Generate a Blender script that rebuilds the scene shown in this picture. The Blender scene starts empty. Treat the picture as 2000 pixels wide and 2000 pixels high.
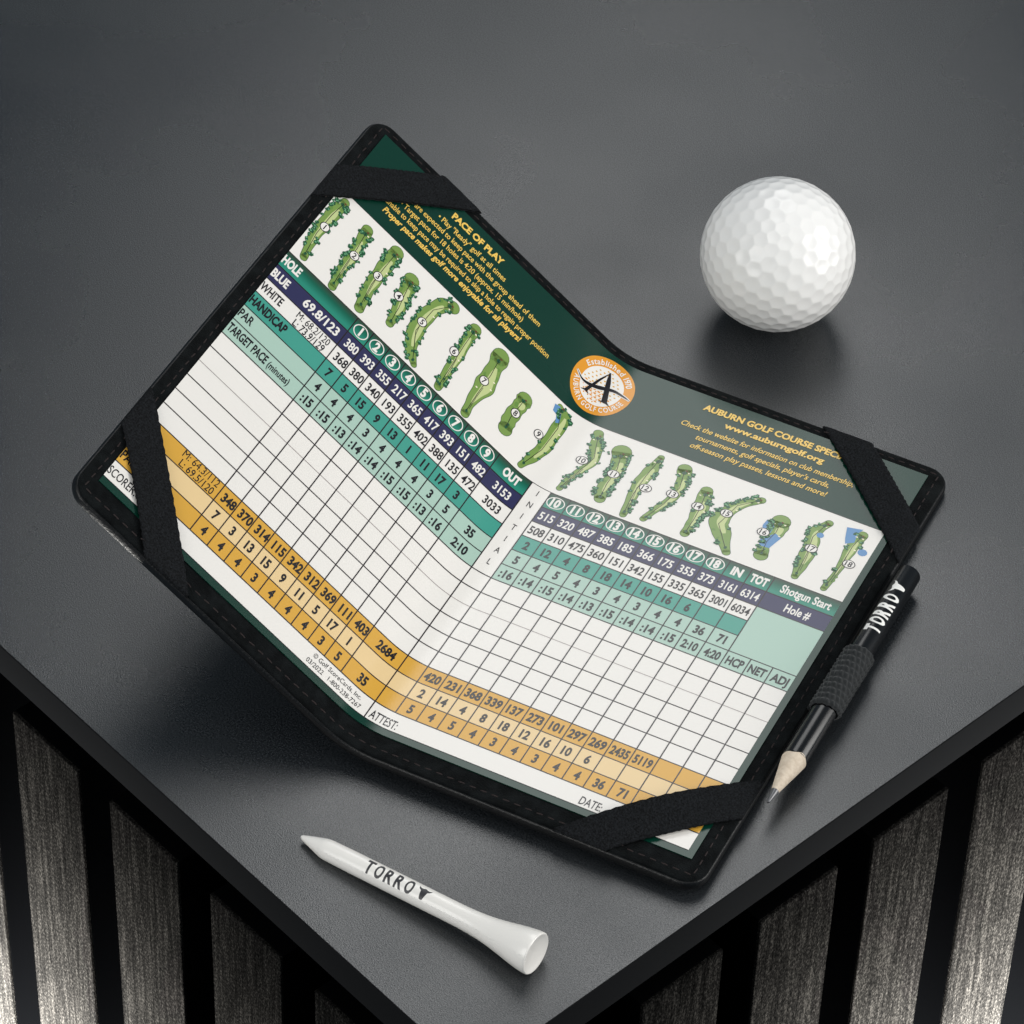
import bpy, bmesh, math, random
import numpy as np
from mathutils import Vector, Matrix

random.seed(7)
rng = np.random.RandomState(11)
MM = 0.001
scene = bpy.context.scene
COL = scene.collection


def lin(c):
    c = c / 255.0
    return c / 12.92 if c <= 0.04045 else ((c + 0.055) / 1.055) ** 2.4


def rgb(r, g, b):
    return (lin(r), lin(g), lin(b), 1.0)


# ------------------------------------------------------------------ camera
YAW, PITCH, ROLL = -0.8101209, 0.7841704, -0.0356118
cam_data = bpy.data.cameras.new("camera")
cam = bpy.data.objects.new("camera", cam_data)
COL.objects.link(cam)
fwd = Vector((math.cos(PITCH) * math.sin(YAW), math.cos(PITCH) * math.cos(YAW), -math.sin(PITCH)))
rgt = Vector((math.cos(YAW), -math.sin(YAW), 0.0))
dwn = fwd.cross(rgt)
r2 = math.cos(ROLL) * rgt + math.sin(ROLL) * dwn
d2 = -math.sin(ROLL) * rgt + math.cos(ROLL) * dwn
rotm = Matrix((r2, -d2, -fwd)).transposed()
cam.matrix_world = Matrix.Translation(Vector((0.42540817, -0.39871623, 0.76639914))) @ rotm.to_4x4()
cam_data.sensor_width = 36.0
cam_data.lens = 8046.6 / 2000.0 * 36.0
cam_data.clip_start = 0.05
cam_data.clip_end = 50.0
scene.camera = cam

# ------------------------------------------------------------------ world and lamps
world = bpy.data.worlds.new("World")
scene.world = world
world.use_nodes = True
wbg = world.node_tree.nodes["Background"]
wbg.inputs[0].default_value = (0.62, 0.82, 1.0, 1.0)
wbg.inputs[1].default_value = 0.18


def area(name, loc, target, sx, sy, power, color=(1, 1, 1), spread=180.0):
    ld = bpy.data.lights.new(name, "AREA")
    ld.shape = "RECTANGLE"
    ld.size, ld.size_y = sx, sy
    ld.energy = power
    ld.color = color
    ld.spread = math.radians(spread)
    o = bpy.data.objects.new(name, ld)
    COL.objects.link(o)
    o.location = loc
    z = (Vector(loc) - Vector(target)).normalized()      # lamp shines along -z; its y side points up and away
    y = (Vector((0, 0, 1)) - z * z.z).normalized()
    o.rotation_euler = Matrix((y.cross(z), y, z)).transposed().to_euler()
    return o


# big overhead soft box behind the scene, two small soft boxes in front, plus added fills: one overhead, two low strips that brighten the slats
key = area("back_softbox", (-0.522, 0.566, 0.80), (-0.13, 0.15, 0.0), 0.44, 0.80, 2.75, (1.0, 0.995, 0.98))
key.data.shape = "ELLIPSE"
area("overhead_fill", (0.05, -0.02, 1.02), (-0.10, 0.12, 0.0), 0.50, 0.50, 1.45, (1.0, 0.985, 0.96))  # added fill from above to lift the white paper, no known source
area("left_softbox", (-0.09, -0.72, 0.48), (-0.12, 0.15, 0.0), 0.56, 0.56, 4.8, (1.0, 0.975, 0.94))
area("right_softbox", (0.66, 0.72, 0.38), (-0.12, 0.15, 0.0), 0.72, 0.72, 10.0, (1.0, 0.975, 0.94))
area("left_slat_fill", (-0.185, -0.082, -0.213), (-0.185, 0.0, -0.200), 0.17, 0.05, 12.0, (1.0, 0.97, 0.92), 125)  # added strip below table level, makes the bright patch on the left slats
area("right_slat_fill", (0.084, 0.190, -0.203), (0.0, 0.190, -0.190), 0.17, 0.05, 10.5, (1.0, 0.97, 0.92), 125)  # same added helper for the right slats, not a lamp of the set

scene.render.engine = "CYCLES"
scene.cycles.use_denoising = True
scene.view_settings.view_transform = "Standard"
scene.view_settings.look = "None"
scene.view_settings.exposure = 0.0
scene.view_settings.gamma = 1.0
scene.view_settings.use_curve_mapping = False


# ------------------------------------------------------------------ materials
def mat(name, color, rough=0.5, spec=0.5, coat=0.0, coat_rough=0.1, metal=0.0, sheen=0.0):
    m = bpy.data.materials.new(name)
    m.use_nodes = True
    p = m.node_tree.nodes["Principled BSDF"]
    p.inputs["Base Color"].default_value = color
    p.inputs["Roughness"].default_value = rough
    p.inputs["Specular IOR Level"].default_value = spec
    p.inputs["Coat Weight"].default_value = coat
    p.inputs["Coat Roughness"].default_value = coat_rough
    p.inputs["Metallic"].default_value = metal
    p.inputs["Sheen Weight"].default_value = sheen
    return m


def nd(m, kind, **kw):
    n = m.node_tree.nodes.new(kind)
    for k, v in kw.items():
        if k in n.inputs:
            n.inputs[k].default_value = v
        else:
            setattr(n, k, v)
    return n


def lk(m, a, b):
    m.node_tree.links.new(a, b)


def bump_noise(m, scale, dist, strength=1.0, detail=3.0, scale_vec=(1, 1, 1)):
    p = m.node_tree.nodes["Principled BSDF"]
    tc = nd(m, "ShaderNodeTexCoord")
    mp = nd(m, "ShaderNodeMapping")
    mp.inputs["Scale"].default_value = scale_vec
    nz = nd(m, "ShaderNodeTexNoise", Scale=scale, Detail=detail)
    bp = nd(m, "ShaderNodeBump", Strength=strength, Distance=dist)
    lk(m, tc.outputs["Object"], mp.inputs["Vector"])
    lk(m, mp.outputs["Vector"], nz.inputs["Vector"])
    lk(m, nz.outputs["Fac"], bp.inputs["Height"])
    lk(m, bp.outputs["Normal"], p.inputs["Normal"])
    return nz, mp


def mix_noise(m, c1, c2, scale, lo=0.4, hi=0.6, detail=4.0, scale_vec=(1, 1, 1), target="Base Color"):
    p = m.node_tree.nodes["Principled BSDF"]
    tc = nd(m, "ShaderNodeTexCoord")
    mp = nd(m, "ShaderNodeMapping")
    mp.inputs["Scale"].default_value = scale_vec
    nz = nd(m, "ShaderNodeTexNoise", Scale=scale, Detail=detail)
    cr = nd(m, "ShaderNodeValToRGB")
    cr.color_ramp.elements[0].position = lo
    cr.color_ramp.elements[1].position = hi
    cr.color_ramp.elements[0].color = c1
    cr.color_ramp.elements[1].color = c2
    lk(m, tc.outputs["Object"], mp.inputs["Vector"])
    lk(m, mp.outputs["Vector"], nz.inputs["Vector"])
    lk(m, nz.outputs["Fac"], cr.inputs["Fac"])
    lk(m, cr.outputs["Color"], p.inputs[target])
    return cr


def grey(v, a=1.0):
    return (v, v, v, a)


# table top: charcoal laminate with a fine grain
m_top = mat("charcoal_laminate", (0.018, 0.0195, 0.021, 1), 0.30, 1.0)
mix_noise(m_top, (0.004, 0.0055, 0.007, 1), (0.026, 0.029, 0.032, 1), 2300.0, 0.36, 0.64, 1.5)
mix_noise(m_top, grey(0.20), grey(0.38), 12.0, 0.3, 0.7, 7.0, target="Roughness")
mix_noise(m_top, grey(0.62), grey(1.0), 3400.0, 0.34, 0.66, 1.0, target="Specular IOR Level")
bump_noise(m_top, 2900.0, 0.00009, 0.8, 2.0)
m_edge = mat("matt_edge_band", (0.0100, 0.0104, 0.0110, 1), 0.8, 0.0)

# dark stained slat veneer with streaks along the grain
m_slat = mat("stained_oak_veneer", (0.05, 0.05, 0.048, 1), 0.8, 0.0)


def slat_nodes(m):
    p = m.node_tree.nodes["Principled BSDF"]
    tc = nd(m, "ShaderNodeTexCoord")
    mp = nd(m, "ShaderNodeMapping")
    mp.inputs["Scale"].default_value = (1, 1, 0.45)
    n1 = nd(m, "ShaderNodeTexNoise", Scale=2300.0, Detail=2.0, Roughness=0.6)
    mp2 = nd(m, "ShaderNodeMapping")
    mp2.inputs["Scale"].default_value = (1, 1, 0.05)
    n2 = nd(m, "ShaderNodeTexNoise", Scale=900.0, Detail=3.0)
    mx = nd(m, "ShaderNodeMix", data_type="FLOAT")
    mx.inputs["Factor"].default_value = 0.36
    cr = nd(m, "ShaderNodeValToRGB")
    e = cr.color_ramp.elements
    e[0].position, e[0].color = 0.36, (0.0014, 0.0014, 0.0014, 1)
    e[1].position, e[1].color = 0.68, (0.026, 0.0248, 0.0228, 1)
    el = e.new(0.52)
    el.color = (0.0062, 0.0060, 0.0057, 1)
    for mpx, nx in ((mp, n1), (mp2, n2)):
        lk(m, tc.outputs["Object"], mpx.inputs["Vector"])
        lk(m, mpx.outputs["Vector"], nx.inputs["Vector"])
    lk(m, n1.outputs["Fac"], mx.inputs["A"])
    lk(m, n2.outputs["Fac"], mx.inputs["B"])
    lk(m, mx.outputs[0], cr.inputs["Fac"])
    lk(m, cr.outputs["Color"], p.inputs["Base Color"])
    bp = nd(m, "ShaderNodeBump", Strength=0.8, Distance=0.0002)
    lk(m, mx.outputs[0], bp.inputs["Height"])
    lk(m, bp.outputs["Normal"], p.inputs["Normal"])


slat_nodes(m_slat)
m_core = mat("black_felt", (0.0004, 0.0004, 0.0005, 1), 1.0, 0.0)
bump_noise(m_core, 900, 0.0003)
m_slat_mdf = mat("black_fibreboard", (0.0011, 0.0012, 0.0014, 1), 0.9, 0.0)

# holder
m_leather = mat("black_grained_leather", (0.003, 0.0035, 0.004, 1), 0.42, 0.3)
bump_noise(m_leather, 1400, 0.0002, 0.7, 2.0)
m_suede = mat("black_suede", (0.006, 0.0075, 0.008, 1), 0.95, 0.08, sheen=0.03)
mix_noise(m_suede, (0.0016, 0.0023, 0.0026, 1), (0.006, 0.0076, 0.0082, 1), 260, 0.38, 0.68, 6.0)
bump_noise(m_suede, 2600, 0.0003, 0.9, 3.0)
m_thread = mat("dark_red_thread", (0.016, 0.0095, 0.009, 1), 0.7, 0.3)
m_strap = mat("black_elastic_webbing", (0.010, 0.0115, 0.0135, 1), 0.85, 0.15, sheen=0.0)
mix_noise(m_strap, (0.0012, 0.0015, 0.0019, 1), (0.0105, 0.012, 0.014, 1), 2200, 0.35, 0.68, 2.0)
bump_noise(m_strap, 1700, 0.0004, 1.0, 1.0)
m_knit = mat("black_knit_elastic", (0.006, 0.008, 0.009, 1), 0.7, 0.3, sheen=0.15)

# ball, tee, pencil
m_ball = mat("white_ball_cover", (0.86, 0.85, 0.83, 1), 0.26, 0.38, 0.12, 0.1)
m_tee = mat("white_painted_wood", (0.84, 0.815, 0.77, 1), 0.3, 0.5, 0.3, 0.15)
bump_noise(m_tee, 260, 0.00012, 0.6, 3.0)
m_inkgrey = mat("grey_black_ink", rgb(48, 48, 52), 0.45)
m_pencil = mat("black_gloss_paint", (0.004, 0.0042, 0.0048, 1), 0.24, 0.5, 0.0, 0.05)
m_wood = mat("bare_pencil_wood", (0.56, 0.46, 0.35, 1), 0.7, 0.25)
mix_noise(m_wood, (0.56, 0.465, 0.36, 1), (0.66, 0.565, 0.45, 1), 900, 0.35, 0.65, 4.0)
m_graphite = mat("graphite", (0.12, 0.12, 0.125, 1), 0.32, 0.7, metal=0.4)
m_whiteink = mat("white_ink", (0.78, 0.77, 0.74, 1), 0.45)

# printed card inks, all under one satin laminate
CARD = dict(rough=0.26, spec=0.5)


def ink(name, c):
    return mat(name, c, CARD["rough"], CARD["spec"])


i_green = ink("ink_dark_green", rgb(2, 50, 38))
i_white = ink("card_white", rgb(230, 226, 220))
i_blue = ink("ink_navy", rgb(46, 46, 82))
i_teal = ink("ink_teal", rgb(66, 150, 134))
i_pale = ink("ink_pale_teal", rgb(166, 194, 180))
i_gold = ink("ink_gold", rgb(210, 160, 62))
i_cream = ink("ink_light_gold", rgb(226, 197, 146))
i_line = ink("ink_line", rgb(38, 32, 34))
i_grey = ink("ink_grey_line", rgb(150, 140, 138))
i_black = ink("ink_black", rgb(28, 26, 30))
i_yellow = ink("ink_yellow", rgb(232, 192, 92))
i_orange = ink("ink_orange", rgb(218, 146, 40))
i_fair = ink("ink_fairway", rgb(118, 147, 74))
i_light = ink("ink_light_fairway", rgb(188, 198, 138))
i_tree = ink("ink_tree", rgb(38, 86, 58))
i_tree2 = ink("ink_tree_light", rgb(104, 160, 118))
i_rim = ink("ink_map_outline", rgb(40, 82, 46))
i_water = ink("ink_water", rgb(92, 138, 184))
i_rough = ink("ink_rough", rgb(100, 136, 64))
i_sand = ink("ink_sand", rgb(236, 226, 200))
i_flag = ink("ink_flag", rgb(110, 40, 44))
# hole-number row: printed vertical ramp read from the sheet's own millimetre coordinates
i_hole = ink("ink_green_ramp", rgb(20, 110, 90))
_uv = nd(i_hole, "ShaderNodeUVMap", uv_map="sheet")
_sx = nd(i_hole, "ShaderNodeSeparateXYZ")
_mr = nd(i_hole, "ShaderNodeMapRange")
_mr.inputs["From Min"].default_value = 0.0
_mr.inputs["From Max"].default_value = 0.0592
_cr = nd(i_hole, "ShaderNodeValToRGB")
_cr.color_ramp.elements[0].color = rgb(50, 58, 46)
_cr.color_ramp.elements[1].color = rgb(40, 132, 112)
_cr.color_ramp.elements[1].position = 0.8
_e = _cr.color_ramp.elements.new(0.35)
_e.color = rgb(14, 92, 72)
lk(i_hole, _uv.outputs[0], _sx.inputs[0])
lk(i_hole, _sx.outputs["Y"], _mr.inputs["Value"])
lk(i_hole, _mr.outputs[0], _cr.inputs["Fac"])
lk(i_hole, _cr.outputs["Color"], i_hole.node_tree.nodes["Principled BSDF"].inputs["Base Color"])


# ------------------------------------------------------------------ mesh helper
class MB:
    """collects vertices in millimetres and builds ONE mesh object"""

    def __init__(self):
        self.v, self.f, self.m, self.uv = [], [], [], []
        self.mats = []

    def mi(self, material):
        if material not in self.mats:
            self.mats.append(material)
        return self.mats.index(material)

    def add(self, verts, faces, material, uv=None):
        b = len(self.v)
        self.v += [tuple(p) for p in verts]
        self.uv += list(uv) if uv is not None else [(0.0, 0.0)] * len(verts)
        k = self.mi(material)
        for q in faces:
            self.f.append([i + b for i in q])
            self.m.append(k)

    def build(self, name, parent=None, loc=(0, 0, 0), smooth=False, smooth_mats=None):
        me = bpy.data.meshes.new(name)
        L = Vector(loc)
        if parent is not None:
            base = parent.matrix_world.translation
        else:
            base = L
        vv = [(p[0] * MM - base[0], p[1] * MM - base[1], p[2] * MM - base[2]) for p in self.v]
        me.from_pydata(vv, [], self.f)
        for x in self.mats:
            me.materials.append(x)
        me.polygons.foreach_set("material_index", self.m)
        if smooth:
            me.polygons.foreach_set("use_smooth", [True] * len(self.f))
        lay = me.uv_layers.new(name="sheet")
        li = np.empty(len(me.loops), dtype=np.int32)
        me.loops.foreach_get("vertex_index", li)
        ua = np.array(self.uv, dtype=np.float32)[li]
        lay.data.foreach_set("uv", ua.ravel())
        me.update()
        o = bpy.data.objects.new(name, me)
        COL.objects.link(o)
        if parent is not None:
            o.parent = parent
        else:
            o.location = L
        return o


def tag(o, label=None, cat=None, group=None, kind=None):
    for k, v in (("label", label), ("category", cat), ("group", group), ("kind", kind)):
        if v:
            o[k] = v
    return o


def thing(name, loc_mm, label, cat):
    o = bpy.data.objects.new(name, None)
    o.empty_display_size = 0.02
    COL.objects.link(o)
    o.location = (loc_mm[0] * MM, loc_mm[1] * MM, loc_mm[2] * MM)
    o.matrix_world = Matrix.Translation(o.location)
    return tag(o, label, cat)


def box_bm(mb, x0, x1, y0, y1, z0, z1, material, bev=0.0):
    bm = bmesh.new()
    bmesh.ops.create_cube(bm, size=1.0)
    for v in bm.verts:
        v.co = Vector((x0 + (v.co.x + .5) * (x1 - x0), y0 + (v.co.y + .5) * (y1 - y0), z0 + (v.co.z + .5) * (z1 - z0)))
    if bev > 0:
        bmesh.ops.bevel(bm, geom=bm.edges[:] + bm.verts[:], offset=bev, segments=2, affect="EDGES", profile=0.5)
    bm.verts.index_update()
    mb.add([v.co[:] for v in bm.verts], [[v.index for v in f.verts] for f in bm.faces], material)
    bm.free()


# ------------------------------------------------------------------ table with slatted sides
table = thing("table", (-300, 300, 0), "dark charcoal table with a thin top over black vertical slats", "table")
mb = MB()
T = 11.06
box_bm(mb, -620, 0, 0, 620, -T, 0, m_edge, 0.25)
k_top = mb.mi(m_top)
for q, f in enumerate(mb.f):
    if min(mb.v[i][2] for i in f) > -0.01:
        mb.m[q] = k_top
mb.build("table_top", table)
mb = MB()
box_bm(mb, -600, -21, 21, 600, -480, -T - 0.05, m_core)
mb.build("cabinet", table)
mb = MB()
box_bm(mb, -600, -19, 17, 20.8, -19.6, -T - 0.1, m_core)
box_bm(mb, -20.8, -17, 20.9, 600, -19.6, -T - 0.1, m_core)
mb.build("rail", table)
LY, RX, ZT = -1.355, 0.575, -19.85


def slat(axis, a):
    mb = MB()
    if axis == 0:
        box_bm(mb, a, a + 27, LY + 1.0, LY + 20, -480, ZT, m_slat_mdf, 0.2)
        box_bm(mb, a - 0.02, a + 27.02, LY, LY + 1.05, -480, ZT + 0.02, m_slat, 0.25)
    else:
        box_bm(mb, RX - 20, RX - 1.0, a, a + 27, -480, ZT, m_slat_mdf, 0.2)
        box_bm(mb, RX - 1.05, RX, a - 0.02, a + 27.02, -480, ZT + 0.02, m_slat, 0.25)
    return mb.build("slat", table)


for i in range(-4, 4):
    slat(0, -175.31 + 40 * i)
for i in range(-1, 8):
    slat(1, 55.24 + 40 * i)

# ------------------------------------------------------------------ folded sheet geometry (card and holder share it)
TH, RB = 0.60670324, 23.3325
RR = np.array([[0.9304629261273626, -0.366273206537563, 0.009092924457944553],
               [0.36614637211878776, 0.9304653757177743, 0.013077414676886891],
               [-0.013250557979059469, -0.008838708224210503, 0.9998731419286003]])
ORG = np.array([-123.43490114, 140.29111001, 5.79746568])
S_BEND = -RB * TH


def surf(st, n):
    st = np.atleast_2d(np.asarray(st, float))
    s, t = st[:, 0], st[:, 1]
    n = np.broadcast_to(np.asarray(n, float), s.shape)
    ph = np.clip(-s / RB, 0, TH)
    L = np.where(-s / RB > TH, -s - RB * TH, 0.0)
    X = np.maximum(s, 0) - RB * np.sin(ph) - math.cos(TH) * L
    Z = RB * (1 - np.cos(ph)) + math.sin(TH) * L
    P = np.stack([X + n * np.sin(ph), -t, Z + n * np.cos(ph)], -1)
    return P @ RR.T + ORG


def s_samples(a, b, step_flat=8.0, step_bend=0.4):
    out = [a]
    marks = sorted(x for x in (S_BEND, 0.0) if a < x < b)
    for q0, q1 in zip([a] + marks, marks + [b]):
        mid = 0.5 * (q0 + q1)
        st = step_bend if S_BEND - 1e-6 <= mid <= 1e-6 else step_flat
        k = max(1, int(math.ceil((q1 - q0) / st)))
        out += [q0 + (q1 - q0) * j / k for j in range(1, k + 1)]
    return out


def rect(mb, s0, s1, t0, t1, n, material):
    ss = s_samples(s0, s1)
    st = []
    for s in ss:
        st += [(s, t0), (s, t1)]
    f = [(2 * i, 2 * i + 1, 2 * i + 3, 2 * i + 2) for i in range(len(ss) - 1)]
    mb.add(surf(st, n), f, material, [(a / 100, b / 100) for a, b in st])


def poly(mb, pts, n, material):
    mb.add(surf(pts, n), [list(range(len(pts)))[::-1]], material, [(a / 100, b / 100) for a, b in pts])


def bends(pts):
    a = np.asarray(pts, float)[:, 0]
    return a.max() > S_BEND - 0.5 and a.min() < 0.5


def strip(mb, A, B, n, material):
    A, B = np.asarray(A, float), np.asarray(B, float)
    if bends(np.vstack([A, B])):          # on the curved fold: fine cells so that printed layers stay in order
        m = max(1, int(math.ceil(np.abs(A - B)[:, 0].max() / 0.45)))
        a2, b2 = [A[0]], [B[0]]
        for i in range(len(A) - 1):
            k = max(1, int(math.ceil(max(abs(A[i + 1] - A[i])[0], abs(B[i + 1] - B[i])[0]) / 0.45)))
            for q in range(1, k + 1):
                a2.append(A[i] + (A[i + 1] - A[i]) * q / k)
                b2.append(B[i] + (B[i + 1] - B[i]) * q / k)
        A, B = np.array(a2), np.array(b2)
    else:
        m = 1
    k = len(A)
    rows = np.concatenate([A + (B - A) * q / m for q in range(m + 1)])
    mb.add(surf(rows, n), [(r * k + i, (r + 1) * k + i, (r + 1) * k + i + 1, r * k + i + 1) for r in range(m) for i in range(k - 1)], material)


def fan(mb, c, pts, n, material):
    k = len(pts)
    if bends(pts):
        P = np.array(list(pts) + [pts[0]], float)
        cc = np.array(c, float)
        strip(mb, P, cc + (P - cc) * 0.02, n, material)
        return
    mb.add(surf([c] + list(pts), n), [(0, 1 + (i + 1) % k, 1 + i) for i in range(k)], material)


def disc(mb, c, rx, ry, n, material, k=24, wob=0.0):
    pts = []
    for i in range(k):
        a = 2 * math.pi * i / k
        w = 1 + (random.uniform(-wob, wob) if wob else 0)
        pts.append((c[0] + rx * w * math.cos(a), c[1] + ry * w * math.sin(a)))
    fan(mb, c, pts, n, material)


def ring(mb, c, rx, ry, w, n, material, k=28):
    A, B = [], []
    for i in range(k + 1):
        a = 2 * math.pi * i / k
        A.append((c[0] + rx * math.cos(a), c[1] + ry * math.sin(a)))
        B.append((c[0] + (rx - w) * math.cos(a), c[1] + (ry - w) * math.sin(a)))
    strip(mb, A, B, n, material)


def pathline(mb, pts, w, n, material):
    p = np.array(pts, float)
    d = np.gradient(p, axis=0)
    d /= np.linalg.norm(d, axis=1)[:, None] + 1e-9
    nn = np.stack([-d[:, 1], d[:, 0]], -1) * (np.asarray(w).reshape(-1, 1) / 2 if np.ndim(w) else w / 2)
    strip(mb, p + nn, p - nn, n, material)


# ------------------------------------------------------------------ lettering from the built-in font
_tcache = {}


def glyphs(txt, bold=0.0):
    key = (txt, bold)
    if key not in _tcache:
        cu = bpy.data.curves.new("lettering", "FONT")
        cu.body = txt
        cu.size = 1.0
        cu.resolution_u = 3
        cu.offset = bold
        cu.dimensions = "2D"
        cu.fill_mode = "FRONT"
        ob = bpy.data.objects.new("lettering", cu)
        COL.objects.link(ob)
        dg = bpy.context.evaluated_depsgraph_get()
        me = bpy.data.meshes.new_from_object(ob.evaluated_get(dg))
        v = np.array([q.co[:2] for q in me.vertices]) if len(me.vertices) else np.zeros((0, 2))
        f = [list(q.vertices) for q in me.polygons]
        bpy.data.objects.remove(ob)
        bpy.data.curves.remove(cu)
        bpy.data.meshes.remove(me)
        _tcache[key] = (v, f)
    return _tcache[key]


CAPH = float(glyphs("H")[0][:, 1].max())


def text(mb, txt, s, t, cap, material, n=0.08, align="C", width=None, xs=0.74, bold=0.0, shear=0.0):
    v, f = glyphs(txt, bold)
    if not len(v):
        return
    k = cap / CAPH
    x = v[:, 0] - v[:, 0].min()
    W = x.max()
    kx = width / W if width else k * xs
    x = x * kx + shear * v[:, 1] * k
    off = {"L": 0.0, "C": -W * kx / 2, "R": -W * kx}[align]
    st = np.stack([s + off + x, t - v[:, 1] * k], -1)
    mb.add(surf(st, n), f, material)


def arc_text(mb, txt, c, rad, a0, cap, material, n, xs=0.8, inside=False, bold=0.02, kxy=(1, 1), span=90):
    """letters round an oval; a0 = angle of the text's middle, clockwise from straight up; span in degrees"""
    k = cap / CAPH
    bar = glyphs("||")[0]
    b0_ = bar[:, 0].max() - bar[:, 0].min()
    adv = [0.0]
    for i in range(1, len(txt) + 1):
        v = glyphs("|" + txt[:i].replace(" ", "i") + "|")[0]
        adv.append(v[:, 0].max() - v[:, 0].min() - b0_)
    adv = np.array(adv)
    adv = adv / adv[-1] - 0.5
    for i, ch in enumerate(txt):
        if ch == " ":
            continue
        v, f = glyphs(ch, bold)
        mid_ = 0.5 * (adv[i] + adv[i + 1]) * math.radians(span)
        px = (v[:, 0] - 0.5 * (v[:, 0].min() + v[:, 0].max())) * k * xs
        if inside:
            a, px, rr = a0 - mid_, -px, rad + cap - v[:, 1] * k
        else:
            a, rr = a0 + mid_, rad + v[:, 1] * k
        X = c[0] + (rr * math.sin(a) + px * math.cos(a)) * kxy[0]
        Y = c[1] + (-rr * math.cos(a) + px * math.sin(a)) * kxy[1]
        mb.add(surf(np.stack([X, Y], -1), n), f, material)


# ------------------------------------------------------------------ holder
HS0, HS1, HT0, HT1 = -101.0, 88.3, -58.4, 104.3


def slab(mb, s0, s1, t0, t1, R, prof, material):
    """rounded-corner folded slab; prof = [(inset, n)...] from the underside round the edge to the top"""
    ss = s_samples(s0 + R, s1 - R, 6.0, 0.7)
    k = 14
    ts = [t0 + R + (t1 - t0 - 2 * R) * j / k for j in range(k + 1)]
    nseg = 7
    out = []
    for s in ss[:-1]:
        out.append((s, t0 + R, 0, -1))
    for j in range(nseg):
        a = math.pi / 2 * j / nseg
        out.append((s1 - R, t0 + R, math.sin(a), -math.cos(a)))
    for t in ts[:-1]:
        out.append((s1 - R, t, 1, 0))
    for j in range(nseg):
        a = math.pi / 2 * j / nseg
        out.append((s1 - R, t1 - R, math.cos(a), math.sin(a)))
    for s in ss[::-1][:-1]:
        out.append((s, t1 - R, 0, 1))
    for j in range(nseg):
        a = math.pi / 2 * j / nseg
        out.append((s0 + R, t1 - R, -math.sin(a), math.cos(a)))
    for t in ts[::-1][:-1]:
        out.append((s0 + R, t, -1, 0))
    for j in range(nseg):
        a = math.pi / 2 * j / nseg
        out.append((s0 + R, t0 + R, -math.cos(a), -math.sin(a)))
    N = len(out)
    V, F = [], []
    for ins, n in prof:
        st = [(c[0] + c[2] * (R - ins), c[1] + c[3] * (R - ins)) for c in out]
        V.append(surf(st, n))
    V = np.concatenate(V)
    for r in range(len(prof) - 1):
        for i in range(N):
            j = (i + 1) % N
            F.append((r * N + i, r * N + j, (r + 1) * N + j, (r + 1) * N + i))
    mb.add(V, F, material)
    g = [(s, t) for s in ss for t in ts]
    M = len(ts)
    gf = [(i * M + j, i * M + j + 1, (i + 1) * M + j + 1, (i + 1) * M + j) for i in range(len(ss) - 1) for j in range(M - 1)]
    mb.add(surf(g, prof[-1][1]), gf, material)
    mb.add(surf(g, prof[0][1]), [q[::-1] for q in gf], material)


holder_base = surf([(0.0, 25.0)], -3.8)[0]
holder = thing("scorecard_holder", holder_base,
               "open black leather folder with stitched suede lining, standing half folded on the table", "card holder")
mb = MB()
slab(mb, HS0, HS1, HT0, HT1, 6.0,
     [(6, -3.8), (0.9, -3.8), (0.35, -3.6), (0.05, -3.1), (0.0, -2.4), (0.05, -1.6), (0.2, -1.15), (0.5, -0.95), (0.9, -1.0), (6, -1.05)], m_leather)
mb.build("leather_cover", holder, smooth=True)
mb = MB()
slab(mb, HS0 + 0.5, HS1 - 0.5, HT0 + 0.5, HT1 - 0.5, 5.5,
     [(5.5, -1.04), (0.0, -1.0), (0.0, -0.75), (0.12, -0.52), (0.4, -0.38), (0.9, -0.34), (5.5, -0.34)], m_suede)
mb.build("suede_lining", holder, smooth=True)

# elastic corner straps
CORN = {"tl": (HS0, HT0, 1, 1), "bl": (HS0, HT1, 1, -1), "tr": (HS1, HT0, -1, 1), "br": (HS1, HT1, -1, -1)}


def in_strap(s, t):
    for c in CORN.values():
        u = (s - c[0]) * c[2] + (t - c[1]) * c[3]
        if 24.6 < u < 38.8:
            return True
    return False


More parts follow.
